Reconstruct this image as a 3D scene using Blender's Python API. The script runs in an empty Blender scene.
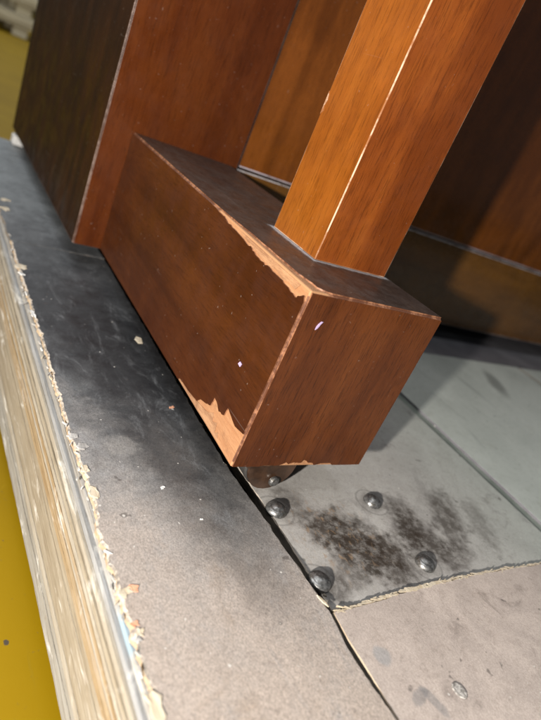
import bpy, bmesh, math, random
from mathutils import Vector, Matrix, noise as mn
random.seed(7)
S = bpy.context.scene
COL = S.collection

# ---------------- camera ----------------
cam = bpy.data.cameras.new('camera'); co = bpy.data.objects.new('camera', cam); COL.objects.link(co)
cam.sensor_fit = 'HORIZONTAL'; cam.sensor_width = 24.0
cam.lens = 24.0*559.26/541.0
R = [[0.8075416588229251, -0.4514966437015815, 0.3795092225384335],
     [0.09431351510325522, -0.5363149599722705, -0.8387319146060981],
     [0.5822211179048619, 0.7131038104204394, -0.3905144369027397]]
X = Vector(R[0]); Y = -Vector(R[1]); Z = -Vector(R[2])
M = Matrix((X, Y, Z)).transposed().to_4x4()
M.translation = Vector((-0.16954949, -0.2009365, 0.18073638))
co.matrix_world = M
cam.clip_start = 0.01; cam.clip_end = 60
cam.dof.use_dof = True; cam.dof.focus_distance = 0.315; cam.dof.aperture_fstop = 7.0
S.camera = co

# ---------------- light ----------------
w = bpy.data.worlds.new("World"); S.world = w; w.use_nodes = True
bg = w.node_tree.nodes['Background']
bg.inputs[0].default_value = (0.86, 0.95, 1.0, 1); bg.inputs[1].default_value = 0.11
def lamp(name, kind, loc, energy, color, size, target=None):
    l = bpy.data.lights.new(name, kind); l.energy = energy; l.color = color
    if kind == 'AREA':
        l.shape = 'RECTANGLE'; l.size = size[0]; l.size_y = size[1]
    else: l.shadow_soft_size = size
    o = bpy.data.objects.new(name, l); COL.objects.link(o); o.location = loc
    if target is not None:
        o.rotation_euler = (Vector(target)-Vector(loc)).to_track_quat('-Z', 'Y').to_euler()
    return o
lamp('torch_light', 'POINT', (-0.56, -0.375, 0.211), 70, (1.0, 0.95, 0.88), 0.012)
lamp('ceiling_light', 'AREA', (-0.8, 3.6, 4.0), 340, (0.93, 0.97, 1.0), (4.0, 8.0), (-0.8, 3.6, 0))
vs = S.view_settings
S.display_settings.display_device = 'sRGB'
vs.view_transform = 'Standard'; vs.look = 'None'; vs.exposure = 0; vs.gamma = 1; vs.use_curve_mapping = False
S.render.engine = 'CYCLES'

# ---------------- node helpers ----------------
class NT:
    def __init__(s, name):
        s.m = bpy.data.materials.new(name); s.m.use_nodes = True
        s.t = s.m.node_tree; s.b = s.t.nodes['Principled BSDF']
        s.co = s.t.nodes.new('ShaderNodeTexCoord').outputs['Object']
    def put(s, sock, v):
        if isinstance(v, bpy.types.NodeSocket): s.t.links.new(v, sock)
        elif isinstance(v, (tuple, list)) and sock.type == 'RGBA': sock.default_value = (*v[:3], 1)
        else: sock.default_value = v
    def map(s, scale=(1,1,1), loc=(0,0,0), rot=(0,0,0), vec=None):
        n = s.t.nodes.new('ShaderNodeMapping'); s.put(n.inputs[0], vec or s.co)
        n.inputs['Location'].default_value = loc; n.inputs['Rotation'].default_value = rot; n.inputs['Scale'].default_value = scale
        return n.outputs[0]
    def noise(s, scale=1, detail=4, rough=.55, dist=0, vec=None):
        n = s.t.nodes.new('ShaderNodeTexNoise'); s.put(n.inputs['Vector'], vec or s.co)
        n.inputs['Scale'].default_value = scale; n.inputs['Detail'].default_value = detail
        n.inputs['Roughness'].default_value = rough; n.inputs['Distortion'].default_value = dist
        return n.outputs[0]
    def voro(s, scale, vec=None, feature='F1'):
        n = s.t.nodes.new('ShaderNodeTexVoronoi'); n.feature = feature
        s.put(n.inputs['Vector'], vec or s.co); n.inputs['Scale'].default_value = scale
        return n.outputs['Distance']
    def math(s, op, a, b=0.0, c=None):
        n = s.t.nodes.new('ShaderNodeMath'); n.operation = op; s.put(n.inputs[0], a); s.put(n.inputs[1], b)
        if c is not None: s.put(n.inputs[2], c)
        return n.outputs[0]
    def rng(s, v, a, b, lo=0.0, hi=1.0, smooth=True):
        n = s.t.nodes.new('ShaderNodeMapRange'); n.clamp = True
        if smooth: n.interpolation_type = 'SMOOTHSTEP'
        s.put(n.inputs[0], v)
        for i, x in enumerate((a, b, lo, hi)): s.put(n.inputs[i+1], x)
        return n.outputs[0]
    def mix(s, f, a, b, mode='MIX'):
        n = s.t.nodes.new('ShaderNodeMix'); n.data_type = 'RGBA'; n.blend_type = mode
        s.put(n.inputs[0], f); s.put(n.inputs[6], a); s.put(n.inputs[7], b); return n.outputs[2]
    def ramp(s, v, stops):
        n = s.t.nodes.new('ShaderNodeValToRGB'); s.put(n.inputs[0], v); e = n.color_ramp.elements
        while len(e) < len(stops): e.new(.5)
        for el, (p, c) in zip(e, stops): el.position = p; el.color = (*c, 1)
        return n.outputs[0]
    def xyz(s):
        n = s.t.nodes.new('ShaderNodeSeparateXYZ'); s.put(n.inputs[0], s.co); return n.outputs
    def blob(s, cx, cy, rx, ry, rot=0, warp=.5, wscale=60, soft=.5):
        # soft elliptical mark at a place of its own on the surface, ragged by noise
        a = s.t.nodes.new('ShaderNodeVectorMath'); a.operation = 'SUBTRACT'; s.put(a.inputs[0], s.co); a.inputs[1].default_value = (cx, cy, 0)
        r = s.map((1,1,0), rot=(0,0,-rot), vec=a.outputs[0]); r = s.map((1/rx, 1/ry, 0), vec=r)
        l = s.t.nodes.new('ShaderNodeVectorMath'); l.operation = 'LENGTH'; s.put(l.inputs[0], r)
        d = s.math('ADD', l.outputs['Value'], s.math('MULTIPLY', s.math('SUBTRACT', s.noise(wscale, 5, .65), .5), warp*2))
        return s.rng(d, 1+soft*.5, 1-soft*.5)
    def bump(s, h, strength=.3, dist=.0005):
        n = s.t.nodes.new('ShaderNodeBump'); s.put(n.inputs['Height'], h); n.inputs['Strength'].default_value = strength; n.inputs['Distance'].default_value = dist
        s.put(s.b.inputs['Normal'], n.outputs[0])
    def fin(s, col, rough=.5, coat=0, coat_rough=.1, spec=.5):
        s.put(s.b.inputs['Base Color'], col); s.put(s.b.inputs['Roughness'], rough)
        s.b.inputs['Coat Weight'].default_value = coat; s.b.inputs['Coat Roughness'].default_value = coat_rough
        s.b.inputs['Specular IOR Level'].default_value = spec
        return s.m

def wood(name, c0, c1, c2, axis='z', tilt=0.0, rough=.35, coat=.4, coat_rough=.18, pore=.55, specks=.5, dust=0, top_dust=None, spec=.3):
    n = NT(name)
    ax = {'x': 0, 'y': 1, 'z': 2}[axis]
    rot = (tilt, 0, 0) if axis == 'y' else (0, tilt, 0)
    def sc(across, along): v = [across]*3; v[ax] = along; return tuple(v)
    A = n.noise(1, 5, .6, .6, n.map(sc(34, 3.2), rot=rot))
    B = n.noise(1, 4, .7, .2, n.map(sc(1150, 75), rot=rot))
    B2 = n.noise(1, 3, .6, .3, n.map(sc(300, 16), (3, 1, 2), rot=rot))
    Cn = n.noise(14, 4, .6, .4)
    v = n.math('ADD', n.math('MULTIPLY', A, .62), n.math('MULTIPLY', Cn, .38))
    col = n.ramp(n.rng(v, .40, .61, smooth=False), [(0, c0), (.5, c1), (1, c2)])
    col = n.mix(n.math('MULTIPLY', n.rng(B, .50, .64), pore), col, tuple(x*.33 for x in c0))
    col = n.mix(n.math('MULTIPLY', n.rng(B2, .45, .85), pore*.3), col, tuple(x*.5 for x in c0))
    mot = n.noise(1, 6, .78, .5, n.map(sc(190, 80), (6, 2, 8), rot=rot))
    col = n.mix(n.math('MULTIPLY', n.rng(mot, .52, .74), .24), col, n.mix(1.0, col, (.50,.42,.36), 'MULTIPLY'))
    col = n.mix(n.math('MULTIPLY', n.rng(mot, .48, .30), .28), col, n.mix(1.0, col, (1.45,1.38,1.25), 'MULTIPLY'))
    col = n.mix(n.math('MULTIPLY', n.rng(n.noise(22, 5, .7, 1.0), .56, .76), .20), col, n.mix(1.0, col, (.50,.44,.40), 'MULTIPLY'))
    # fine scratches and specks of dust
    sv = n.map((1, 1, 1), rot=(.5, .9, .3))
    scr = n.rng(n.noise(1, 2, .5, .2, n.map((420, 9, 420), rot=(.4, 0, .7))), .735, .76)
    spk = n.rng(n.noise(420, 1, .5), .765, .80)
    spk2 = n.rng(n.noise(170, 1, .5), .80, .82)
    ms = n.math('MULTIPLY', n.math('MAXIMUM', n.math('MAXIMUM', n.math('MULTIPLY', scr, .25), n.math('MULTIPLY', spk, .6)), n.math('MULTIPLY', spk2, .5)), specks)
    col = n.mix(ms, col, (.42, .36, .32))
    if dust:
        df = n.math('MULTIPLY', n.rng(n.noise(120, 6, .8, .3), .25, .85), dust)
        col = n.mix(df, col, (.24, .205, .19))
    rr = n.rng(n.noise(45, 5, .65), .3, .7, rough*.75, rough*1.35)
    if top_dust:   # dust gathered along the foot of the leg that stands on this top
        x0, x1, y0, y1 = top_dust
        o = n.xyz()
        dx = n.math('MAXIMUM', n.math('SUBTRACT', x0, o[0]), n.math('SUBTRACT', o[0], x1))
        dy = n.math('MAXIMUM', n.math('SUBTRACT', y0, o[1]), n.math('SUBTRACT', o[1], y1))
        d = n.math('MAXIMUM', dx, dy)
        d = n.math('ADD', d, n.math('MULTIPLY', n.math('SUBTRACT', n.noise(220, 4, .7), .5), .006))
        col = n.mix(n.rng(d, .0042, .0008, 0, .8), col, (.42, .42, .45))
        rr = n.math('ADD', rr, n.rng(d, .008, 0, 0, .4))
    n.bump(n.math('ADD', n.math('MULTIPLY', B, .6), n.math('MULTIPLY', n.noise(60, 3), 1.0)), .12, .0006)
    return n.fin(col, rr, coat*.35, coat_rough, spec)

def worn(name, wornc, dark, amount=.5, scale=220):
    n = NT(name)
    f = n.rng(n.math('ADD', n.math('MULTIPLY', n.noise(scale, 5, .7), .5), n.math('MULTIPLY', n.noise(28, 3, .6), .5)), .5-.12*amount*2+.06, .56)
    return n.fin(n.mix(f, dark, wornc), .5, .1)

M_ = {}
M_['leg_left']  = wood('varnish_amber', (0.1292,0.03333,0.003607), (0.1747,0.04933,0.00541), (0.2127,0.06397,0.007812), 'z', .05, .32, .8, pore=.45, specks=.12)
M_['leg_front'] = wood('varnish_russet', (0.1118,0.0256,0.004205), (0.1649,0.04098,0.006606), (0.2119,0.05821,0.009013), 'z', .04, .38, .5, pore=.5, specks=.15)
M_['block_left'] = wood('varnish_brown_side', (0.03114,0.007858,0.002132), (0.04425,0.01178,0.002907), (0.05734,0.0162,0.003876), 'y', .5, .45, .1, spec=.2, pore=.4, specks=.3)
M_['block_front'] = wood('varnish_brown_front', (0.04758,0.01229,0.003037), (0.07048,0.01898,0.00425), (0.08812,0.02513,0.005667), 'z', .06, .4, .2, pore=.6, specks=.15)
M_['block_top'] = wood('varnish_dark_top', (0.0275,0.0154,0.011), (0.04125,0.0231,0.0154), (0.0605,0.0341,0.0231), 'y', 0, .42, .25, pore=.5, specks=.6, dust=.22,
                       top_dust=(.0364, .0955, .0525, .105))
M_['pilaster'] = wood('varnish_red_brown', (0.04682,0.01063,0.002441), (0.06438,0.01513,0.003357), (0.07904,0.02008,0.004273), 'z', .1, .3, .5, .12, pore=.4, specks=.3)
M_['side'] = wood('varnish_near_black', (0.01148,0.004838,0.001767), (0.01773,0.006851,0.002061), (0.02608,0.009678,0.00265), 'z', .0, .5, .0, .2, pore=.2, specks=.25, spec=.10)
M_['panel'] = wood('varnish_deep_brown', (0.07562,0.02137,0.003529), (0.1103,0.03206,0.005132), (0.1451,0.04316,0.007057), 'z', .03, .25, .7, .08, pore=.3, specks=.2)
M_['rail'] = wood('varnish_deep_brown_rail', (0.0726,0.03003,0.00594), (0.099,0.04158,0.00792), (0.1254,0.05313,0.0099), 'x', .03, .28, .6, .1, pore=.3, specks=.2)
M_['edge'] = worn('worn_varnish_edge', (.25,.115,.06), (.085,.03,.014), .55)
def block_edge():
    n = NT('worn_block_edge'); o = n.xyz()
    f = n.rng(n.math('ADD', n.math('MULTIPLY', n.noise(220, 5, .7), .5), n.math('MULTIPLY', n.noise(28, 3, .6), .5)), .47, .60)
    c = n.mix(f, (.085,.03,.014), (.24,.11,.06))
    top = n.math('MULTIPLY', n.rng(o[2], .1075, .1085), n.math('MULTIPLY', n.rng(o[0], .013, .010), n.rng(o[1], .116, .110)))
    low = n.math('MULTIPLY', n.rng(o[2], .004, .003), n.rng(o[1], .09, .08))
    c = n.mix(n.math('MAXIMUM', top, low), c, (.33,.17,.08))
    return n.fin(c, .6)
M_['block_edge'] = block_edge()
M_['edge_pale'] = worn('worn_pale_edge', (.46,.33,.24), (.22,.085,.03), .45, 90)
M_['edge_dark'] = worn('dull_edge', (.20,.135,.115), (0.0675,0.03,0.01875), .5)
M_['lip'] = worn('pale_torn_lip', (.40,.34,.28), (.12,.105,.09), .7, 380)
M_['edge_lilac'] = worn('pale_joint_edge', (.42,.38,.42), (.20,.16,.17), .9, 60)
M_['edge_grey'] = worn('dusty_edge', (0.3375,0.3225,0.33), (0.12,0.0975,0.09), .8, 90)
def raw(name, a, b, axis='y'):
    n = NT(name); sc = [300,300,300]; sc['xyz'.index(axis)] = 40
    f = n.noise(1, 6, .8, .3, n.map(tuple(sc)))
    c = n.mix(n.rng(f, .35, .65), a, b)
    c = n.mix(n.math('MULTIPLY', n.rng(n.noise(90, 4, .7), .55, .75), .5), c, tuple(x*.6 for x in a))
    n.bump(f, .9, .0008); return n.fin(c, .8)
M_['raw'] = raw('bare_wood', (0.2754,0.1239,0.05259), (0.3366,0.1698,0.07994))
M_['raw_dull'] = raw('dull_bare_wood', (.20,.095,.045), (.34,.185,.095))
M_['chip_cream'] = raw('cream_splinter', (0.408,0.3264,0.2244), (0.51,0.4488,0.3536))
M_['chip_white'] = raw('white_splinter', (0.496,0.48,0.464), (0.624,0.616,0.6))
M_['chip_orange'] = raw('orange_splinter', (0.496,0.208,0.112), (0.576,0.304,0.192))
M_['chip_blue'] = raw('blue_paint', (0.224,0.4,0.544), (0.4,0.52,0.608))
M_['chip_grey'] = raw('grey_splinter', (.22,.21,.20), (.42,.40,.38))
M_['lilac'] = NT('lilac_mark'); M_['lilac'] = M_['lilac'].fin((.36,.28,.45), .5)
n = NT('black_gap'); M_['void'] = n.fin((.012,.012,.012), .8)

# phenolic faced plywood -------------------------------------------------
def facing(n, col, speck=.5, bumpk=.25):
    h = n.noise(1150, 3, .8); h2 = n.noise(1, 3, .75, .4, n.map((2600, 600, 600), rot=(0,0,.35)))
    k = n.math('ADD', n.math('MULTIPLY', h, .5), n.math('MULTIPLY', h2, .5))
    col = n.mix(n.math('MULTIPLY', n.rng(k, .47, .62), speck), col, n.mix(1.0, col, (1.7,1.68,1.64), 'MULTIPLY'))
    col = n.mix(n.math('MULTIPLY', n.rng(k, .50, .38), speck*.9), col, n.mix(1.0, col, (.42,.40,.38), 'MULTIPLY'))
    col = n.mix(n.math('MULTIPLY', n.rng(n.noise(130, 2, .5), .70, .76), .6), col, (.05,.04,.035))     # pits
    col = n.mix(n.math('MULTIPLY', n.rng(n.noise(260, 1, .5), .775, .80), .7), col, (.55,.52,.48))     # pale specks
    col = n.mix(n.math('MULTIPLY', n.rng(n.noise(55, 6, .75, .8), .54, .72), .28), col, n.mix(1.0, col, (.55,.50,.45), 'MULTIPLY'))
    col = n.mix(n.math('MULTIPLY', n.rng(n.noise(1, 5, .7, 1.0, n.map((80, 25, 1), (8,3,0), rot=(0,0,-.5))), .58, .72), .22), col, n.mix(1.0, col, (1.35,1.36,1.38), 'MULTIPLY'))
    col = n.mix(n.math('MULTIPLY', n.rng(n.noise(190, 6, .8), .50, .68), .38), col, n.mix(1.0, col, (.52,.49,.46), 'MULTIPLY'))
    n.bump(n.math('ADD', k, n.math('MULTIPLY', n.noise(70, 4), .7)), bumpk*.7, .0004)
    return col
def board_left():
    n = NT('black_to_grey_facing'); o = n.xyz()
    g = n.math('ADD', o[1], n.math('MULTIPLY', o[0], .55))
    g = n.math('ADD', g, n.math('MULTIPLY', n.math('SUBTRACT', n.noise(17, 8, .72, .5), .5), .22))
    col = n.ramp(n.rng(g, -.14, .45, smooth=False),
        [(0, (.30,.25,.215)), (.12, (.275,.238,.212)), (.23, (.215,.203,.195)), (.33, (.085,.087,.091)), (.43, (.023,.0235,.026)), (.62, (.033,.034,.037)), (.80, (.08,.083,.087)), (1, (.14,.15,.155))])
    soot = n.rng(n.noise(38, 8, .8, .6), .42, .60)
    col = n.mix(n.math('MULTIPLY', n.math('MULTIPLY', soot, n.rng(g, -.06, .06)), .55), col, n.mix(1.0, col, (.38,.38,.39), 'MULTIPLY'))
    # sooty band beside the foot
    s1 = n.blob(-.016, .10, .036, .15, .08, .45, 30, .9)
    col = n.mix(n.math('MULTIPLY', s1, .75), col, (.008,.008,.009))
    scuff = n.rng(n.noise(1, 7, .8, .8, n.map((60, 26, 1), rot=(0,0,.9))), .50, .74)
    col = n.mix(n.math('MULTIPLY', scuff, .42), col, (.20,.205,.215))
    for cx, cy, rx, ry in ((-.048,.040,.010,.007),):
        col = n.mix(n.math('MULTIPLY', n.blob(cx, cy, rx, ry, .3, 1.1, 160, 1.2), .3), col, (.30,.28,.26))
    brown = n.rng(n.noise(32, 5, .7, .8), .55, .75)
    col = n.mix(n.math('MULTIPLY', n.math('MULTIPLY', brown, n.rng(g, .02, -.06)), .5), col, (.20,.15,.11))
    col = facing(n, col, .62, .5)
    return n.fin(col, n.rng(n.noise(60, 4), .3, .7, .42, .62))
def board_mid():
    n = NT('stained_grey_facing'); o = n.xyz()
    b = n.mix(n.rng(n.noise(12, 5, .6, .6), .35, .65), (.275,.26,.245), (.355,.34,.32))
    b = n.mix(n.rng(o[0], .12, .30, 0, .8), b, (.30,.32,.29))
    b = n.mix(n.math('MULTIPLY', n.rng(n.noise(26, 5, .7, 1.0, n.map((1,1,1),(4,2,0))), .52, .70), .55), b, (.13,.12,.115))
    col = facing(n, b, .26, .25)
    for cx, cy, rx, ry, r, k in ((.078,-.046,.020,.026,.5,.95), (.060,-.034,.013,.013,0,.8), (.098,-.052,.012,.018,.9,.85),
                                 (.128,-.036,.010,.024,-.5,.9), (.139,-.050,.013,.016,.2,.85), (.176,-.034,.012,.030,-.6,.75), (.205,-.042,.010,.026,-.5,.45),
                                 (.118,-.012,.016,.007,.3,.35), (.040,-.070,.010,.010,0,.65), (.058,-.062,.009,.012,.3,.6), (.095,-.070,.014,.008,.2,.65), (.050,-.012,.012,.016,.2,.55), (.150,-.066,.02,.008,.3,.5)):
        m = n.math('MULTIPLY', n.blob(cx, cy, rx*1.02, ry*1.02, r, 1.15, 110, 1.1), n.rng(n.noise(170, 6, .8), .36, .56, .45, 1))
        col = n.mix(n.math('MULTIPLY', m, k), col, (.024,.016,.010))
    # facing torn off: raw ply showing through the burnt patch
    rip = n.rng(n.noise(1, 3, .6, .5, n.map((260, 170, 1), rot=(0,0,.9))), .54, .70)
    zone = n.blob(.066, -.036, .030, .030, .4, .5, 50, 1.0)
    col = n.mix(n.math('MULTIPLY', n.math('MULTIPLY', rip, zone), .6), col, (.25,.16,.09))
    # worn rings round the bolt heads
    for cx, cy in ((.1155,-.0134), (.1175,-.0665), (.034,-.0141), (.0323,-.0659)):
        a = n.t.nodes.new('ShaderNodeVectorMath'); a.operation = 'DISTANCE'; n.put(a.inputs[0], n.map((1,1,0))); a.inputs[1].default_value = (cx, cy, 0)
        d = n.math('ABSOLUTE', n.math('SUBTRACT', a.outputs['Value'], .0118))
        col = n.mix(n.math('MULTIPLY', n.rng(d, .0011, .0002), .4), col, (.09,.085,.08))
        col = n.mix(n.math('MULTIPLY', n.rng(a.outputs['Value'], .011, .006), .35), col, (.10,.09,.08))
    return n.fin(col, n.rng(n.noise(50, 4), .3, .7, .40, .58))
def board_front():
    n = NT('brown_grey_facing')
    b = n.mix(n.rng(n.noise(14, 5, .6, .7), .35, .65), (.32,.27,.24), (.42,.355,.315))
    b = n.mix(n.math('MULTIPLY', n.rng(n.noise(36, 5, .7, 1.4), .55, .72), .5), b, (.15,.12,.105))
    b = n.mix(n.math('MULTIPLY', n.blob(.0396, -.1116, .0048, .0050, 0, .35, 160), .55), b, (.19,.20,.21))
    for cx, cy, rx, ry in ((.052,-.137,.003,.008), (.046,-.133,.006,.003)):
        b = n.mix(n.math('MULTIPLY', n.blob(cx, cy, rx, ry, .3, .6, 120), .5), b, (.13,.13,.135))
    return n.fin(facing(n, b, .38, .3), n.rng(n.noise(50, 4), .3, .7, .42, .6))
def board_green():
    n = NT('green_grey_facing')
    b = n.mix(n.rng(n.noise(7, 5, .6, .7), .35, .65), (.34,.36,.33), (.41,.43,.395))
    b = n.mix(n.math('MULTIPLY', n.blob(.505, .176, .012, .035, -.55, .35, 40, .9), .6), b, (.07,.075,.07))
    b = n.mix(n.math('MULTIPLY', n.rng(n.noise(1, 3, .5, .8, n.map((60, 9, 1), rot=(0,0,.7))), .62, .72), .35), b, (.12,.13,.12))
    return n.fin(facing(n, b, .12, .15), .5)
M_['b_left'], M_['b_mid'], M_['b_front'], M_['b_green'] = board_left(), board_mid(), board_front(), board_green()
n = NT('dark_grey_facing'); M_['b_dark'] = n.fin(facing(n, n.mix(n.rng(n.noise(14, 4), .4, .6), (.10,.095,.105), (.14,.135,.145)), .12, .15), .6)
n = NT('grey_green_filler'); M_['filler'] = n.fin(facing(n, n.mix(n.rng(n.noise(30, 4), .4, .6), (.12,.14,.12), (.17,.19,.165)), .2, .3), .6)
M_['ply_edge'] = raw('plywood_edge', (0.2592,0.1872,0.1224), (0.396,0.3096,0.216))
M_['ply_edge_dark'] = raw('dirty_plywood_edge', (.10,.085,.07), (.22,.18,.14))
M_['rim_dark'] = raw('sooty_board_rim', (.07,.07,.072), (.17,.165,.16))
M_['rim'] = raw('worn_board_rim', (.20,.18,.16), (.45,.38,.31))

def layer_mat(name, a, b, c, speck=.4, blue=False):
    n = NT(name)
    f = n.noise(1, 6, .75, .08, n.map((500, 7, 900)))
    f2 = n.noise(1, 4, .6, .5, n.map((60, 14, 90), (2, 5, 1)))
    col = n.ramp(n.rng(n.math('ADD', n.math('MULTIPLY', f, .6), n.math('MULTIPLY', f2, .4)), .36, .64, smooth=False), [(0, a), (.5, b), (1, c)])
    fib = n.noise(1, 4, .7, .2, n.map((900, 26, 1700), (2, 3, 9)))
    col = n.mix(n.math('MULTIPLY', n.rng(fib, .52, .64), .45), col, n.mix(1.0, col, (.55,.48,.38), 'MULTIPLY'))
    pat = n.noise(1, 5, .75, .6, n.map((60, 30, 60), (5, 5, 5)))
    col = n.mix(n.math('MULTIPLY', n.rng(pat, .54, .68), .30), col, n.mix(1.0, col, (.60,.57,.52), 'MULTIPLY'))
    crack = n.rng(n.noise(1, 3, .6, .3, n.map((200, 5, 700), (7, 1, 3))), .64, .70)
    col = n.mix(n.math('MULTIPLY', crack, .5), col, (.16,.12,.08))
    col = n.mix(n.math('MULTIPLY', n.rng(n.noise(150, 3, .6), .66, .74), speck), col, (.17,.13,.09))
    col = n.mix(n.math('MULTIPLY', n.rng(n.noise(1, 5, .7, .6, n.map((50, 18, 70), (1, 9, 4))), .55, .70), .55), col, (.66,.64,.60))
    if blue:
        o = n.xyz(); d = n.math('ABSOLUTE', n.math('ADD', o[1], .073))
        d = n.math('ADD', d, n.math('MULTIPLY', n.math('SUBTRACT', n.noise(1, 5, .7, .4, n.map((200, 60, 500))), .5), .03))
        col = n.mix(n.math('MULTIPLY', n.rng(d, .012, .006), .8), col, (.20,.29,.36))
    n.bump(f, .8, .0012)
    return n.fin(col, .8)
LM = {
 'white': layer_mat('whitewashed_ply', (0.1552,0.1484,0.1383), (0.2226,0.2226,0.2226), (0.2564,0.2597,0.2664), .2),
 'blue': layer_mat('blue_white_ply', (.17,.155,.135), (.26,.25,.235), (.31,.305,.295), .3, True),
 'cream': layer_mat('cream_ply', (0.2024,0.1686,0.1222), (0.2614,0.2276,0.1771), (0.2867,0.2656,0.2276)),
 'gold': layer_mat('golden_ply', (0.1771,0.1133,0.05017), (0.2361,0.17,0.09316), (0.2698,0.2219,0.172)),
 'tan': layer_mat('tan_ply', (0.1602,0.1265,0.08432), (0.2276,0.1897,0.1349), (0.253,0.2235,0.1771), .55),
 'grey': layer_mat('grey_ply', (0.1433,0.1265,0.1011), (0.2108,0.194,0.1644), (0.2445,0.2319,0.2065)),
}
n = NT('bolt_steel')
cc = n.mix(n.rng(n.noise(330, 5, .7), .35, .65), (.10,.098,.095), (.30,.295,.29))
cc = n.mix(n.rng(n.noise(120, 3, .6), .55, .7), cc, (.10,.085,.065))
n.b.inputs['Metallic'].default_value = .8; n.bump(n.noise(300, 4, .6), .25, .0006); M_['bolt'] = n.fin(cc, .36)
n = NT('brown_painted_iron'); n.bump(n.noise(200, 3), .3, .0005)
M_['iron'] = n.fin(n.mix(n.rng(n.noise(110, 4, .6), .4, .7), (.022,.011,.006), (.045,.023,.013)), .3, .3)
n = NT('dark_rubber'); M_['rubber'] = n.fin((.03,.027,.025), .55)
n = NT('grey_plug'); n.bump(n.noise(500, 5, .8), 1.0, .0015)
M_['plug'] = n.fin(n.mix(n.rng(n.noise(500, 4, .8), .4, .6), (.17,.155,.14), (.48,.45,.42)), .8)

# ---------------- mesh helpers ----------------
def link(name, me, parent=None, mats=()):
    o = bpy.data.objects.new(name, me); COL.objects.link(o)
    for m in mats: me.materials.append(m)
    if parent: o.parent = parent
    return o
def thing(name, label, cat, loc=(0,0,0), group=None):
    o = bpy.data.objects.new(name, None); COL.objects.link(o); o.location = loc; o.empty_display_size = .05
    o['label'] = label; o['category'] = cat
    if group: o['group'] = group
    return o
def from_bm(name, bm, mats, parent=None, smooth=False):
    bmesh.ops.recalc_face_normals(bm, faces=bm.faces[:])
    me = bpy.data.meshes.new(name); bm.to_mesh(me); bm.free()
    if smooth:
        for p in me.polygons: p.use_smooth = True
    return link(name, me, parent, mats)
def box(name, x0, x1, y0, y1, z0, z1, mats, parent=None, bev=0, bevmat=None, faces=None, seg=2):
    """faces: dict of 'x-','x+','y-','y+','z-','z+' -> slot"""
    bm = bmesh.new()
    v = [bm.verts.new((x, y, z)) for x in (x0, x1) for y in (y0, y1) for z in (z0, z1)]
    F = {'x-': (0,1,3,2), 'x+': (4,6,7,5), 'y-': (0,4,5,1), 'y+': (2,3,7,6), 'z-': (0,2,6,4), 'z+': (1,5,7,3)}
    for k, f in F.items():
        bf = bm.faces.new([v[i] for i in f]); bf.material_index = (faces or {}).get(k, 0)
    if bev:
        ml = list(mats); idx = -1
        if bevmat: ml.append(bevmat); idx = len(ml)-1
        mats = ml
        bmesh.ops.bevel(bm, geom=bm.edges[:], offset=bev, segments=seg, profile=.5, affect='EDGES', material=idx)
    o = from_bm(name, bm, mats, parent)
    return o
def prism(name, pts, off, mats, parent=None, side_slot=0):
    """planar outline pts (3D) given thickness by vector off"""
    bm = bmesh.new(); off = Vector(off)
    a = [bm.verts.new(p) for p in pts]; b = [bm.verts.new(Vector(p)+off) for p in pts]
    bm.faces.new(a); bm.faces.new(list(reversed(b)))
    k = len(a)
    for i in range(k):
        f = bm.faces.new((a[i], a[(i+1) % k], b[(i+1) % k], b[i])); f.material_index = side_slot
    return from_bm(name, bm, mats, parent)
def nz(x, y, z=0): return mn.noise(Vector((x, y, z)))
def ragline(p, q, step, amp, seed, coarse=.03):
    """points from p to q (2D, q left out), pushed sideways by noise"""
    p, q = Vector(p), Vector(q); L = (q-p).length; k = max(1, int(L/step)); d = (q-p)/L; nn = Vector((-d.y, d.x)); out = []
    for i in range(k):
        t = i/k; s = t*L
        a = amp*(nz(s/coarse, seed)*.7+nz(s/(coarse*.22), seed+5)*.45+nz(s/(coarse*.07), seed+9)*.25)
        if i == 0: a = 0
        out.append(p+(q-p)*t+nn*a)
    return out
def board(name, poly, ztop, thick, top, rim, side, parent, inset=.0009, drop=.0005):
    """sheet of faced ply with a worn chamfer all round and raw plies on the edge"""
    k = len(poly); area = sum(poly[i].x*poly[(i+1) % k].y-poly[(i+1) % k].x*poly[i].y for i in range(k))
    if area < 0: poly = list(reversed(poly))
    bm = bmesh.new(); inner = []
    for i in range(k):
        a, b, c = poly[i-1], poly[i], poly[(i+1) % k]
        t = (c-a); t = t/max(t.length, 1e-9); nn = Vector((-t.y, t.x))
        inner.append(b+nn*inset*(.7+.6*abs(nz(b.x*300, b.y*300, 3))))
    vi = [bm.verts.new((p.x, p.y, ztop)) for p in inner]
    vo = [bm.verts.new((p.x, p.y, ztop-drop*(1+nz(p.x*200, p.y*200)))) for p in poly]
    vb = [bm.verts.new((p.x, p.y, ztop-thick)) for p in poly]
    bm.faces.new(vi)
    for i in range(k):
        j = (i+1) % k
        f = bm.faces.new((vo[i], vo[j], vi[j], vi[i])); f.material_index = 1
        f = bm.faces.new((vb[i], vb[j], vo[j], vo[i])); f.material_index = 2
    bm.faces.new(list(reversed(vb)))
    return from_bm(name, bm, (top, rim, side), parent)

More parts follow.
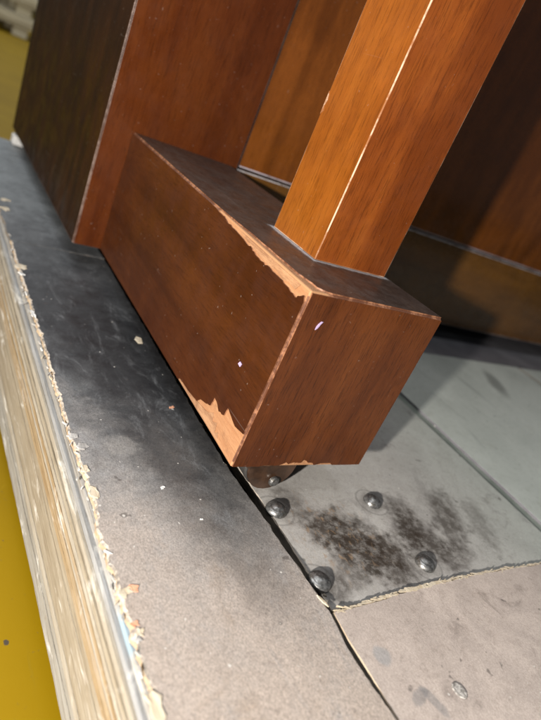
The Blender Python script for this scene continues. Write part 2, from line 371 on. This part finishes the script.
# ---------------- setting: floor ----------------
n = NT('yellow_floor_paint')
c = n.mix(n.rng(n.noise(3, 5, .6), .35, .65), (0.1606,0.09724,0.0003085), (0.1903,0.1161,0.0004628))
c = n.mix(n.math('MULTIPLY', n.rng(n.noise(9, 6, .7, 1.2), .55, .75), .35), c, (.40,.30,.02))
c = n.mix(n.rng(n.noise(120, 2, .5), .75, .78), c, (.08,.06,.03))
c = n.mix(n.math('MULTIPLY', n.rng(n.noise(1, 6, .75, 1.0, n.map((45, 10, 1), rot=(0,0,.2))), .56, .74), .35), c, (.16,.11,.01))
c = n.mix(n.math('MULTIPLY', n.rng(n.noise(260, 3, .6), .66, .74), .4), c, (.12,.085,.02))
c = n.mix(n.blob(-.0925, .0027, .0014, .0018, 0, .5, 400), c, (.05,.04,.03))
o = n.xyz()
ln = n.rng(n.math('ABSOLUTE', n.math('ADD', o[0], .103)), .0006, .0001)
c = n.mix(n.math('MULTIPLY', ln, .25), c, (.2,.14,.02))
n.bump(n.noise(40, 5, .6), .15, .001)
FL = n.fin(c, .6, 0, .1, .12)
bm = bmesh.new(); FZ = -.128
bm.faces.new([bm.verts.new(p) for p in ((-14,-8,FZ), (14,-8,FZ), (14,22,FZ), (-14,22,FZ))])
fo = from_bm('floor', bm, (FL,)); fo['kind'] = 'structure'

# ---------------- wooden platform ----------------
plat = thing('platform', 'low plywood platform with sooty grey boards and pale raw layered edge', 'platform', (0,0,FZ))
def P(o):   # parent keeping world coordinates in mesh
    o.parent = plat; o.matrix_parent_inverse = Matrix.Translation((0,0,-FZ)); return o
V2 = Vector
crack = [(.0252,-.1385), (.0235,-.1203), (.0232,-.1004), (.0251,-.0844), (.0235,-.0673), (.0212,-.044), (.0197,-.0189), (.0175,-.0001), (.0159,.0155), (.0150,.05)]
pl = []
pts = [(.0262,-.33)]+crack+[(.0148,.3325)]
for i in range(len(pts)-1): pl += ragline(pts[i], pts[i+1], .0022, .0012, 3.1+i)
pl += ragline(pts[-1], (-.0738,.3325), .004, .0008, 11)
outer = [(-.0738,.3325), (-.0742,.29), (-.0730,.146), (-.0745,.0444), (-.0733,.0052), (-.0749,-.039), (-.0742,-.079), (-.0729,-.109), (-.0735,-.33)]
for i in range(len(outer)-1): pl += ragline(outer[i], outer[i+1], .0018, .0030, 21+i, .018)
pl += ragline(outer[-1], pts[0], .02, 0, 40)
P(board('board', pl, -.018, .0033, M_['b_left'], M_['lip'], M_['ply_edge'], plat, inset=.0013, drop=.0008))
# farther board under the case
pl = ragline((.0148,.3342), (.0148,.748), .008, .001, 1)+ragline((.0148,.748), (-.0745,.748), .006, .0015, 2)+ragline((-.0745,.748), (-.0740,.3342), .004, .0030, 4, .02)+ragline((-.0740,.3342), (.0148,.3342), .004, .0008, 6)
P(board('board', pl, -.0183, .003, M_['b_left'], M_['b_left'], M_['ply_edge_dark'], plat, inset=.0008))
# stained board with the bolts
pl = ragline((.0300,-.0825), (.268,-.0825), .004, .0008, 7)+ragline((.268,-.0825), (.2655,.236), .01, .0006, 8)+ragline((.2655,.236), (.0262,.236), .004, .0006, 8)+ragline((.0262,.236), (.0262,.02), .004, .0008, 9)+ragline((.0262,.02), (.0292,-.030), .0022, .0012, 9)+ragline((.0292,-.030), (.0300,-.0825), .0022, .0014, 19)
P(board('board', pl, -.022, .006, M_['b_mid'], M_['rim'], M_['ply_edge_dark'], plat))
# front board
pl = ragline((.0274,-.33), (1.3,-.33), .1, 0, 1)+ragline((1.3,-.33), (1.3,-.0835), .1, 0, 1)+ragline((1.3,-.0835), (.24,-.0835), .006, .0008, 13)
e23 = [(.24,-.0840), (.2228,-.0838), (.1543,-.0815), (.1051,-.0815), (.0735,-.0833), (.0452,-.0850), (.0272,-.0852)]
for i in range(len(e23)-1): pl += ragline(e23[i], e23[i+1], .002, .0016, 31+i, .02)
pl += ragline((.0272,-.0852), (.0262,-.10), .002, .0006, 3)+ragline((.0262,-.10), (.0268,-.33), .003, .0007, 15)
P(board('board', pl, -.0192, .005, M_['b_front'], M_['ply_edge'], M_['ply_edge_dark'], plat, inset=.0006))
# green-grey boards at the right
pl = ragline((.2800,-.0825), (.640,-.0825), .01, .0006, 3)+ragline((.640,-.0825), (.640,.236), .01, .0006, 18)+ragline((.640,.236), (.2775,.236), .004, .0006, 3)+ragline((.2775,.236), (.2800,-.0825), .006, .0007, 19)
P(board('board', pl, -.0212, .006, M_['b_green'], M_['b_green'], M_['b_dark'], plat, inset=.0003, drop=.0001))
pl = ragline((.647,-.0825), (1.3,-.0825), .05, 0, 3)+ragline((1.3,-.0825), (1.3,.236), .05, 0, 18)+ragline((1.3,.236), (.6465,.236), .01, .0006, 3)+ragline((.6465,.236), (.647,-.0825), .008, .0006, 19)
P(board('board', pl, -.0215, .006, M_['b_green'], M_['ply_edge_dark'], M_['ply_edge_dark'], plat, inset=.0006))
P(box('deck', -.060, 1.29, -.328, .745, -.070, -.0292, (M_['b_dark'],), plat))

pl = ragline((.0262,.240), (1.3,.240), .01, .0006, 3)+ragline((1.3,.240), (1.3,.745), .1, 0, 1)+ragline((1.3,.745), (.0262,.745), .1, 0, 1)+ragline((.0262,.745), (.0262,.240), .1, 0, 1)
P(board('board', pl, -.0275, .0015, M_['b_dark'], M_['ply_edge_dark'], M_['ply_edge_dark'], plat, inset=.0006))
P(box('crack_shade_strip', .008, .0330, -.30, .235, -.0290, -.0286, (M_['void'],), plat))  # added near-black strip, its colour stands in for the shade down the crack
P(box('joint_filler', .262, .286, -.080, .232, -.0289, -.0238, (M_['filler'],), plat))
# raw layered plywood along the platform's side: each ply one sweep
def shear(y): return (.0845+.07*max(-.2, min(.24, y)))/.0835
ZT = -.0218
def ply(z1, z0, mat, xo, seed, rough):
    ys = [-.33+i*.0036 for i in range(int((.746+.33)/.0036)+1)]
    bm = bmesh.new(); rings = []
    kz = max(2, int((z1-z0)/.0022))
    for y in ys:
        ring = []; s = shear(y)
        for j in range(kz+1):
            z = z1+(z0-z1)*j/kz
            dx = .45*rough*(nz(y*28, z*420, seed)*.9+nz(y*150, z*900, seed+3)*.6)
            edge = .0007 if j in (0, kz) else 0
            zz = z+(.0003*nz(y*60, seed, 1) if j in (0, kz) else 0)
            ring.append(bm.verts.new((xo+edge+dx, y, ZT+(zz-ZT)*s)))
        ring.append(bm.verts.new((-.058, y, ZT+(z0-ZT)*s))); ring.append(bm.verts.new((-.058, y, ZT+(z1-ZT)*s)))
        rings.append(ring)
    for a, b in zip(rings, rings[1:]):
        for j in range(len(a)):
            bm.faces.new((a[j], a[(j+1) % len(a)], b[(j+1) % len(a)], b[j]))
    bm.faces.new(rings[0]); bm.faces.new(list(reversed(rings[-1])))
    o = from_bm('ply_layer', bm, (LM[mat],), plat); return P(o)
for i, (a, b, m, xo, r) in enumerate([
    (-.0218,-.0262,'blue',-.0752,.0010), (-.0264,-.0305,'white',-.0772,.0008), (-.0307,-.0350,'cream',-.0787,.0007), (-.0352,-.0385,'tan',-.0796,.0006),
    (-.0387,-.0420,'cream',-.0799,.0007), (-.0422,-.0448,'gold',-.0802,.0005), (-.0450,-.0476,'cream',-.0798,.0006), (-.0478,-.0502,'gold',-.0803,.0004),
    (-.0504,-.0528,'gold',-.0799,.0004), (-.0530,-.0556,'gold',-.0802,.0004), (-.0558,-.0620,'tan',-.0800,.0005), (-.0622,-.0745,'tan',-.0801,.0005),
    (-.0747,-.0830,'tan',-.0799,.0004), (-.0832,-.0885,'cream',-.0802,.0004), (-.0887,-.0935,'grey',-.0800,.0005), (-.0937,-.0985,'grey',-.0803,.0005), (-.0987,-.1053,'grey',-.0801,.0006)]):
    ply(a, b, m, xo, 10.3*i, r)

# splinters and flakes
def flake(cx, cy, z, L, W, rot, mat, T=.0007, seed=0, k=9, tilt=0.0, name='splinter', even=0):
    rnd = random.Random(seed); pts = []
    for i in range(k):
        a = 2*math.pi*(i+.5*rnd.random())/k; r = (.45+.8*rnd.random())*(1-even)+even*(.95+.1*rnd.random())
        x, y = math.cos(a)*L/2*r, math.sin(a)*W/2*r
        pts.append((x*math.cos(rot)-y*math.sin(rot), x*math.sin(rot)+y*math.cos(rot)))
    bm = bmesh.new()
    T *= .7; top = [bm.verts.new((cx+x*.9, cy+y*.9, z+T*((.3+.9*rnd.random())*(1-even)+even)+tilt*x)) for x, y in pts]
    mid = [bm.verts.new((cx+x, cy+y, z+T*.45+tilt*x)) for x, y in pts]
    bot = [bm.verts.new((cx+x*.97, cy+y*.97, z-.0004+tilt*x)) for x, y in pts]
    bm.faces.new(top); bm.faces.new(list(reversed(bot)))
    for A, B in ((bot, mid), (mid, top)):
        for i in range(k): bm.faces.new((A[i], A[(i+1) % k], B[(i+1) % k], B[i]))
    return P(from_bm(name, bm, (mat,), plat))
zb = -.0180
for q in [  # x, y, length, width, rotation, material
    (-.0725,-.0565,.0090,.0075,.1,'chip_cream'), (-.0675,-.0552,.0065,.0062,.5,'chip_orange'), 
    (-.0740,-.1050,.0085,.0160,.1,'chip_cream'), (-.0715,-.0760,.0065,.0055,.4,'chip_cream'), (-.0728,-.0792,.0050,.0040,1.2,'chip_grey'), (-.0722,-.0722,.0042,.0038,.3,'chip_orange'),
    (-.0718,.0035,.0080,.0110,.2,'chip_cream'), (-.0722,.0210,.0065,.0060,.3,'chip_cream'),
    (-.0700,.0395,.0105,.0078,.2,'chip_grey'), (-.0735,.0480,.0080,.0072,.5,'chip_grey'), 
    (-.0720,.2740,.0130,.0110,.4,'chip_cream'), (-.0735,.2600,.0060,.0100,.4,'chip_white'), (-.0690,.4200,.0120,.0160,.4,'chip_cream'), (-.0660,.4500,.0120,.0100,.4,'chip_cream'), (-.0740,.1900,.0040,.0150,0,'chip_white')]:
    flake(q[0], q[1], zb, q[2]*.82, q[3]*.82, q[4], M_[q[5]], seed=hash((q[0], q[1])) & 255 if False else int(abs(q[0]*9e4+q[1]*7e4)), k=11)
rnd = random.Random(5)
# small fibres and crumbs lining the torn outer edge: too many to count
bm = bmesh.new()
for i in range(70):
    y = rnd.uniform(-.15, .40); x = -.0745+rnd.gauss(0, .0011); L = rnd.uniform(.0014, .0048)*(1+max(0, y)*2); W = rnd.uniform(.0004, .0011); a = rnd.gauss(1.45, .35)
    z = -.0184+rnd.uniform(-.003, .0003)
    vs_ = []
    for sx, sy in ((-1,-.6), (-.2,-1), (1,-.3), (.8,.7), (-.5,1)):
        px, py = sx*L/2, sy*W/2
        vs_.append((x+px*math.cos(a)-py*math.sin(a), y+px*math.sin(a)+py*math.cos(a)))
    t = [bm.verts.new((p[0], p[1], z+.0006)) for p in vs_]; b = [bm.verts.new((p[0], p[1], z-.0004)) for p in vs_]
    fs = [bm.faces.new(t), bm.faces.new(list(reversed(b)))]+[bm.faces.new((b[j], b[(j+1) % 5], t[(j+1) % 5], t[j])) for j in range(5)]
    mi = rnd.choice((0, 1, 2, 2))
    for f in fs: f.material_index = mi
o = P(from_bm('torn_fibres', bm, (M_['chip_cream'], M_['chip_white'], M_['chip_grey']), plat)); o['kind'] = 'stuff'
# cream torn edge along the joint of the stained board and the front board
bm = bmesh.new()
for i in range(170):
    t = rnd.random()**.9; x = .030+t*.20
    y0 = -.0852+.0037*math.sin(min(1, (x-.03)/.09)*1.3) if x < .16 else -.0816-.0025*(x-.16)/.07
    wgt = max(.25, 1-abs(x-.088)/.05)
    y = y0+rnd.uniform(-.0005, .0010); L = rnd.uniform(.002, .009); W = rnd.uniform(.0006, .0022)*wgt+.0002; a = rnd.gauss(0, .25)
    vs_ = []
    for sx, sy in ((-1,-.3), (-.3,-1), (.6,-.8), (1,.2), (.3,1), (-.7,.7)):
        px, py = sx*L/2, sy*W/2
        vs_.append((x+px*math.cos(a)-py*math.sin(a), y+px*math.sin(a)+py*math.cos(a)))
    z = -.0195; hgt = rnd.uniform(.0003, .0006)
    tt = [bm.verts.new((p[0], p[1], z+hgt)) for p in vs_]; b = [bm.verts.new((p[0], p[1], z-.001)) for p in vs_]
    bm.faces.new(tt)
    for j in range(6): bm.faces.new((b[j], b[(j+1) % 6], tt[(j+1) % 6], tt[j]))
o = P(from_bm('torn_edge', bm, (M_['chip_cream'],), plat)); o['kind'] = 'stuff'
# chips by the foot of the piano, and the scrap in the corner of the joint
for q in [(.0020,.1690,.012,.0065,1.2,'chip_cream'), (-.0010,.0800,.006,.0030,.4,'chip_orange'), (-.0335,.0044,.0034,.0022,.6,'chip_white'), (-.0200,-.020,.002,.0015,0,'chip_white'),
          (.0240,-.0790,.0028,.0070,.3,'chip_cream'), ]:
    flake(*q[:2], zb, q[2], q[3], q[4], M_[q[5]], seed=int(abs(q[0]*8e4+q[1]*6e4)), k=8)
flake(.0292, -.0775, -.0222, .0055, .0026, .9, M_['chip_cream'], .0020, 4)
flake(.0310, -.0735, -.0222, .0045, .0016, 1.9, M_['ply_edge_dark'], .0015, 6)

# bolt heads: low battered domes
def bolt_mesh(seed):
    bm = bmesh.new(); rings = []; n_ = 28
    prof = [(.0066,-.0010), (.0067,.0008), (.0064,.0022), (.0056,.0036), (.0046,.0042), (.0042,.0041), (.0038,.0047), (.0028,.0056), (.0014,.0059)]
    for r, z in prof:
        rings.append([bm.verts.new((math.cos(2*math.pi*i/n_)*r*(1+.025*nz(i*.4, z*300, seed)), math.sin(2*math.pi*i/n_)*r*(1+.025*nz(i*.4, z*300, seed+4)), z*.78+.00012*nz(i*.5, r*500, seed))) for i in range(n_)])
    c = bm.verts.new((0, 0, .0046))
    for a, b in zip(rings, rings[1:]):
        for i in range(n_): bm.faces.new((a[i], a[(i+1) % n_], b[(i+1) % n_], b[i]))
    for i in range(n_): bm.faces.new((rings[-1][i], rings[-1][(i+1) % n_], c))
    return bm
b0 = from_bm('bolt', bolt_mesh(1), (M_['bolt'],), plat, True)
b0.location = (.034, -.0141, -.022); P(b0)
for i, (x, y, s) in enumerate([(.0323,-.0659,1.02), (.1155,-.0134,.98), (.1175,-.0665,1.0)]):
    c = b0.copy(); COL.objects.link(c); c.location = (x, y, -.022); c.rotation_euler = (0, 0, 1.3*(i+1)); c.scale = (s, s, s)
# plug in the front board
pg = flake(.0702, -.1368, -.0192, .0086, .0064, 1.9, M_['plug'], .0011, 3, 22, name='plug', even=.92)

# ---------------- piano ----------------
piano = thing('upright_piano', 'varnished brown wooden piano whose chipped toe block and square leg stand on the platform', 'piano', (.04, .15, -.022))
def Q(o): o.matrix_parent_inverse = Matrix.Translation((-.04, -.15, .022)); return o
H, W_, Ld = .111, .100, .309
VT = .0008
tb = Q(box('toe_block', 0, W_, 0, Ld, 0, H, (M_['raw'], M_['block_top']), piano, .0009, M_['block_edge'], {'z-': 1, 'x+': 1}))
def ins(y): return .0013
# left veneer with the torn corner and the stripped upper edge (outline in y, z)
top_e = [(0.1128, 0.1098), (0.106, 0.1096), (0.1, 0.1088), (0.088, 0.108), (0.0762, 0.1073), (0.07, 0.1067), (0.0615, 0.1065), (0.056, 0.1052), (0.0491, 0.1047), (0.042, 0.1053), (0.036, 0.1049), (0.0261, 0.1049), (0.019, 0.1043), (0.0086, 0.103), (0.006, 0.105), (0.0026, 0.107)]
zig = [(.0008,.0225), (.0068,.0212), (.0103,.0205), (.0165,.0222), (.0228,.0240), (.0238,.0180), (.0300,.0162), (.0350,.0190), (.0390,.0196), (.0398,.0132), (.0450,.0108), (.0524,.0088), (.0560,.0048), (.0618,.0044), (.0680,.0034), (.0760,.0030), (.0846,.0026), (.0870,.0006)]
def jit(pts, amp, k=3, seed=0):
    out = []
    for i in range(len(pts)):
        a, b = pts[i], pts[i+1] if i+1 < len(pts) else None
        out.append(a)
        if b:
            for j in range(1, k):
                t = j/k; out.append((a[0]+(b[0]-a[0])*t+amp*nz(i*3.1+j, seed), a[1]+(b[1]-a[1])*t+amp*nz(i*2.7+j, seed+9)))
    return out
outl = [(Ld-.0005, .0006), (Ld-.0005, H-.0006), (.1180, H-.0006)]+jit(top_e, .0011, 4, 2)+[(.0008, .1040), (.0007, .06)]+jit(zig, .0007, 3, 7)
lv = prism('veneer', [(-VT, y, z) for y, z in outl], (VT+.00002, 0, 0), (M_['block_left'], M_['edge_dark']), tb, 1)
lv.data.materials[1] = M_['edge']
# second ply under the torn corner, broken off farther out
ul = jit([(.0205,.0018), (.0230,.0060), (.0260,.0035), (.0275,.0095), (.0320,.0070), (.0345,.0120), (.0390,.0085), (.0440,.0068), (.0520,.0056), (.0600,.0042), (.0700,.0030), (.0850,.0024), (.0868,.0007)], .0006, 3, 4)
prism('under_ply', [(-.0004, y, z) for y, z in ul]+[(-.0004, .05, .0007)], (.00045, 0, 0), (M_['raw_dull'],), tb)
ul = jit([(.0800,.1098), (.0700,.1078), (.0600,.1068), (.0500,.1062), (.0400,.1055), (.0330,.1068), (.0250,.1052), (.0180,.1066), (.0120,.1058), (.0090,.1098)], .0006, 4, 14)
prism('under_ply', [(-.0004, y, z) for y, z in ul], (.00045, 0, 0), (M_['raw_dull'],), tb)
# front veneer (outline in x, z), nicked along its bottom
fz = [(.0007,.0007), (.0190,.0006), (.0218,.0013), (.0300,.0010), (.0330,.0012), (.0373,.0034), (.0395,.0020), (.0430,.0032), (.0486,.0027), (.0500,.0052), (.0520,.0046), (.0540,.0030), (.0582,.0026), (.0600,.0008), (.0650,.0022), (.0732,.0023), (.0751,.0007), (W_-.0008,.0007)]
fo_ = jit(fz, .0004, 2, 3)+[(W_-.0007, H-.0008), (.055, H-.0006), (.0007, H-.0008)]
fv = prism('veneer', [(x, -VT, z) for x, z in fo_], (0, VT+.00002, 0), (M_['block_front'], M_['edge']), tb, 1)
# top veneer (outline in x, y): its left edge is stripped towards the front corner
te = [(.0006, Ld-.0005), (.0007, .16), (.0008, .1128), (.0012, .1050), (.0018, .0976), (.0020,.0900), (.0030,.0800), (.0036, .0719), (.0033,.0600), (.0040,.0520), (.0036, .0433), (.0043,.0320), (.0040, .0219), (.0052,.0160), (.0068, .0101), (.0066,.0050), (.0100,.0022), (.0140,.0008)]
to = jit(te, .0006, 3, 5)+[(W_-.0006, .0007), (W_-.0006, Ld-.0005)]
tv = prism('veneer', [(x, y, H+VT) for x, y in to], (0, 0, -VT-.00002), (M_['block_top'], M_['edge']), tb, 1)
# marks rubbed on the front and side veneers
def mark(pts, mat, parent, name='scuff_mark'): return prism(name, pts, (0, .0004, 0), (mat,), parent)
mark([(.0120,-.0013,.0915), (.0131,-.0013,.0928), (.0138,-.0013,.0948), (.0147,-.0013,.0966), (.0138,-.0013,.0966), (.0127,-.0013,.0952), (.0120,-.0013,.0934)], M_['lilac'], tb)
prism('scuff_mark', [(-.0013,.0302,.0495), (-.0013,.0292,.0515), (-.0013,.0268,.0512), (-.0013,.0275,.0490)], (.0004,0,0), (M_['lilac'],), tb)

# leg: square column set back on the toe block
lx0, lx1, ly0, ly1 = .0364, .0955, .0525, .105
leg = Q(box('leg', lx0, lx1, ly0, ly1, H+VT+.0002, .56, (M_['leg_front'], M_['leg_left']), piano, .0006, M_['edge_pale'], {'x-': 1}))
flk = [(lx0-.0004,.1046,.1985), (lx0-.0004,.1030,.1935), (lx0-.0004,.1042,.1900), (lx0-.0004,.1025,.1872), (lx0-.0004,.1046,.1850)]
prism('chip', flk, (.0006,0,0), (M_['edge_pale'],), leg)
# case
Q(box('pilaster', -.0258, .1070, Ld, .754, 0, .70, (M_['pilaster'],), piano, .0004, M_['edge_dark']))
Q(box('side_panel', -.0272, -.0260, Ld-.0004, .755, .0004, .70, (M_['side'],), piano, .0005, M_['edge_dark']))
Q(box('lower_panel', .1088, 1.36, Ld+.004, Ld+.024, .1125, .70, (M_['panel'],), piano, .0018, M_['edge_lilac']))
Q(box('bottom_rail', .1082, 1.36, Ld-.0006, Ld+.026, -.0035, .1110, (M_['rail'],), piano, .0012, M_['edge_grey']))
Q(box('bottom_board', .1082, 1.36, Ld+.028, .74, -.0050, .0100, (M_['void'],), piano))
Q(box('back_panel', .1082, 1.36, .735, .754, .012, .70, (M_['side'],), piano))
# caster under the toe block
ca = thing('caster', '', '', (0,0,0)); del ca['label']; del ca['category']; ca.parent = piano; Q(ca)
def disc(name, cx, cz, y0, y1, r, mat, parent, n_=40, bev=.001):
    bm = bmesh.new(); R_ = []
    for y, rr in ((y0, r-bev), (y0+bev, r), (y1-bev, r), (y1, r-bev)):
        R_.append([bm.verts.new((cx+rr*math.cos(2*math.pi*i/n_), y, cz+rr*math.sin(2*math.pi*i/n_))) for i in range(n_)])
    bm.faces.new(R_[0]); bm.faces.new(list(reversed(R_[-1])))
    for a, b in zip(R_, R_[1:]):
        for i in range(n_): bm.faces.new((a[i], a[(i+1) % n_], b[(i+1) % n_], b[i]))
    return from_bm(name, bm, (mat,), parent)
# side plates of the fork: rounded at the bottom, let into the block
def plate(y0, y1):
    pts = [(.0150, .02), (.0145, -.004)]
    for i in range(13):
        a = math.pi+math.pi*i/12*1.0; pts.append((.0335+.0170*math.cos(a), -.0035+.0172*math.sin(a)))
    pts += [(.0510, .02)]
    return prism('fork_plate', [(x, y0, z) for x, z in pts], (0, y1-y0, 0), (M_['iron'],), ca)
plate(.0030, .0046); plate(.0270, .0286)
disc('wheel', .0335, -.0050, .0066, .0250, .0168, M_['rubber'], ca)
disc('axle_bolt', .0372, -.0135, -.0002, .0029, .0034, M_['bolt'], ca, 20, .0009)

# small white block under the far corner
p = box('white_block', -.0285, -.0120, .722, .742, -.0178, -.0040, (M_['chip_white'],), None, .002)
p['label'] = 'small white block under the far back corner of the dark piano side'; p['category'] = 'pad'

# ---------------- pallets far behind ----------------
n = NT('weathered_pallet_wood')
c = n.mix(n.rng(n.noise(1, 5, .6, .3, n.map((4, 40, 60))), .35, .65), (.42,.36,.24), (.58,.52,.38)); PM = n.fin(c, .8)
def pallet(z0, label, near):
    t = thing('pallet', label, 'pallet', (.2, 4.7, z0), 'pallets stacked on the yellow floor')
    inv = Matrix.Translation((-.2, -4.7, -z0))
    def q(o): o.matrix_parent_inverse = inv; return o
    for x in (-.55, -.05, .44): 
        for y in (4.71, 5.2, 5.68): q(box('block', x, x+.10, y, y+.10, z0+.002, z0+.066, (PM,), t, .003))
    for y in (4.70, 5.19, 5.67): q(box('stringer_board', -.56, .60, y, y+.12, z0+.067, z0+.088, (PM,), t, .003))
    for k in range(7): q(box('deck_board', -.56, .60, 4.695+k*.165, 4.695+k*.165+.11, z0+.089, z0+.138, (PM,), t, .004))
pallet(FZ, 'bottom pallet of the blurred stack on the yellow floor far behind', True)
pallet(FZ+.140, 'upper pallet of the blurred stack far behind the piano side', False)
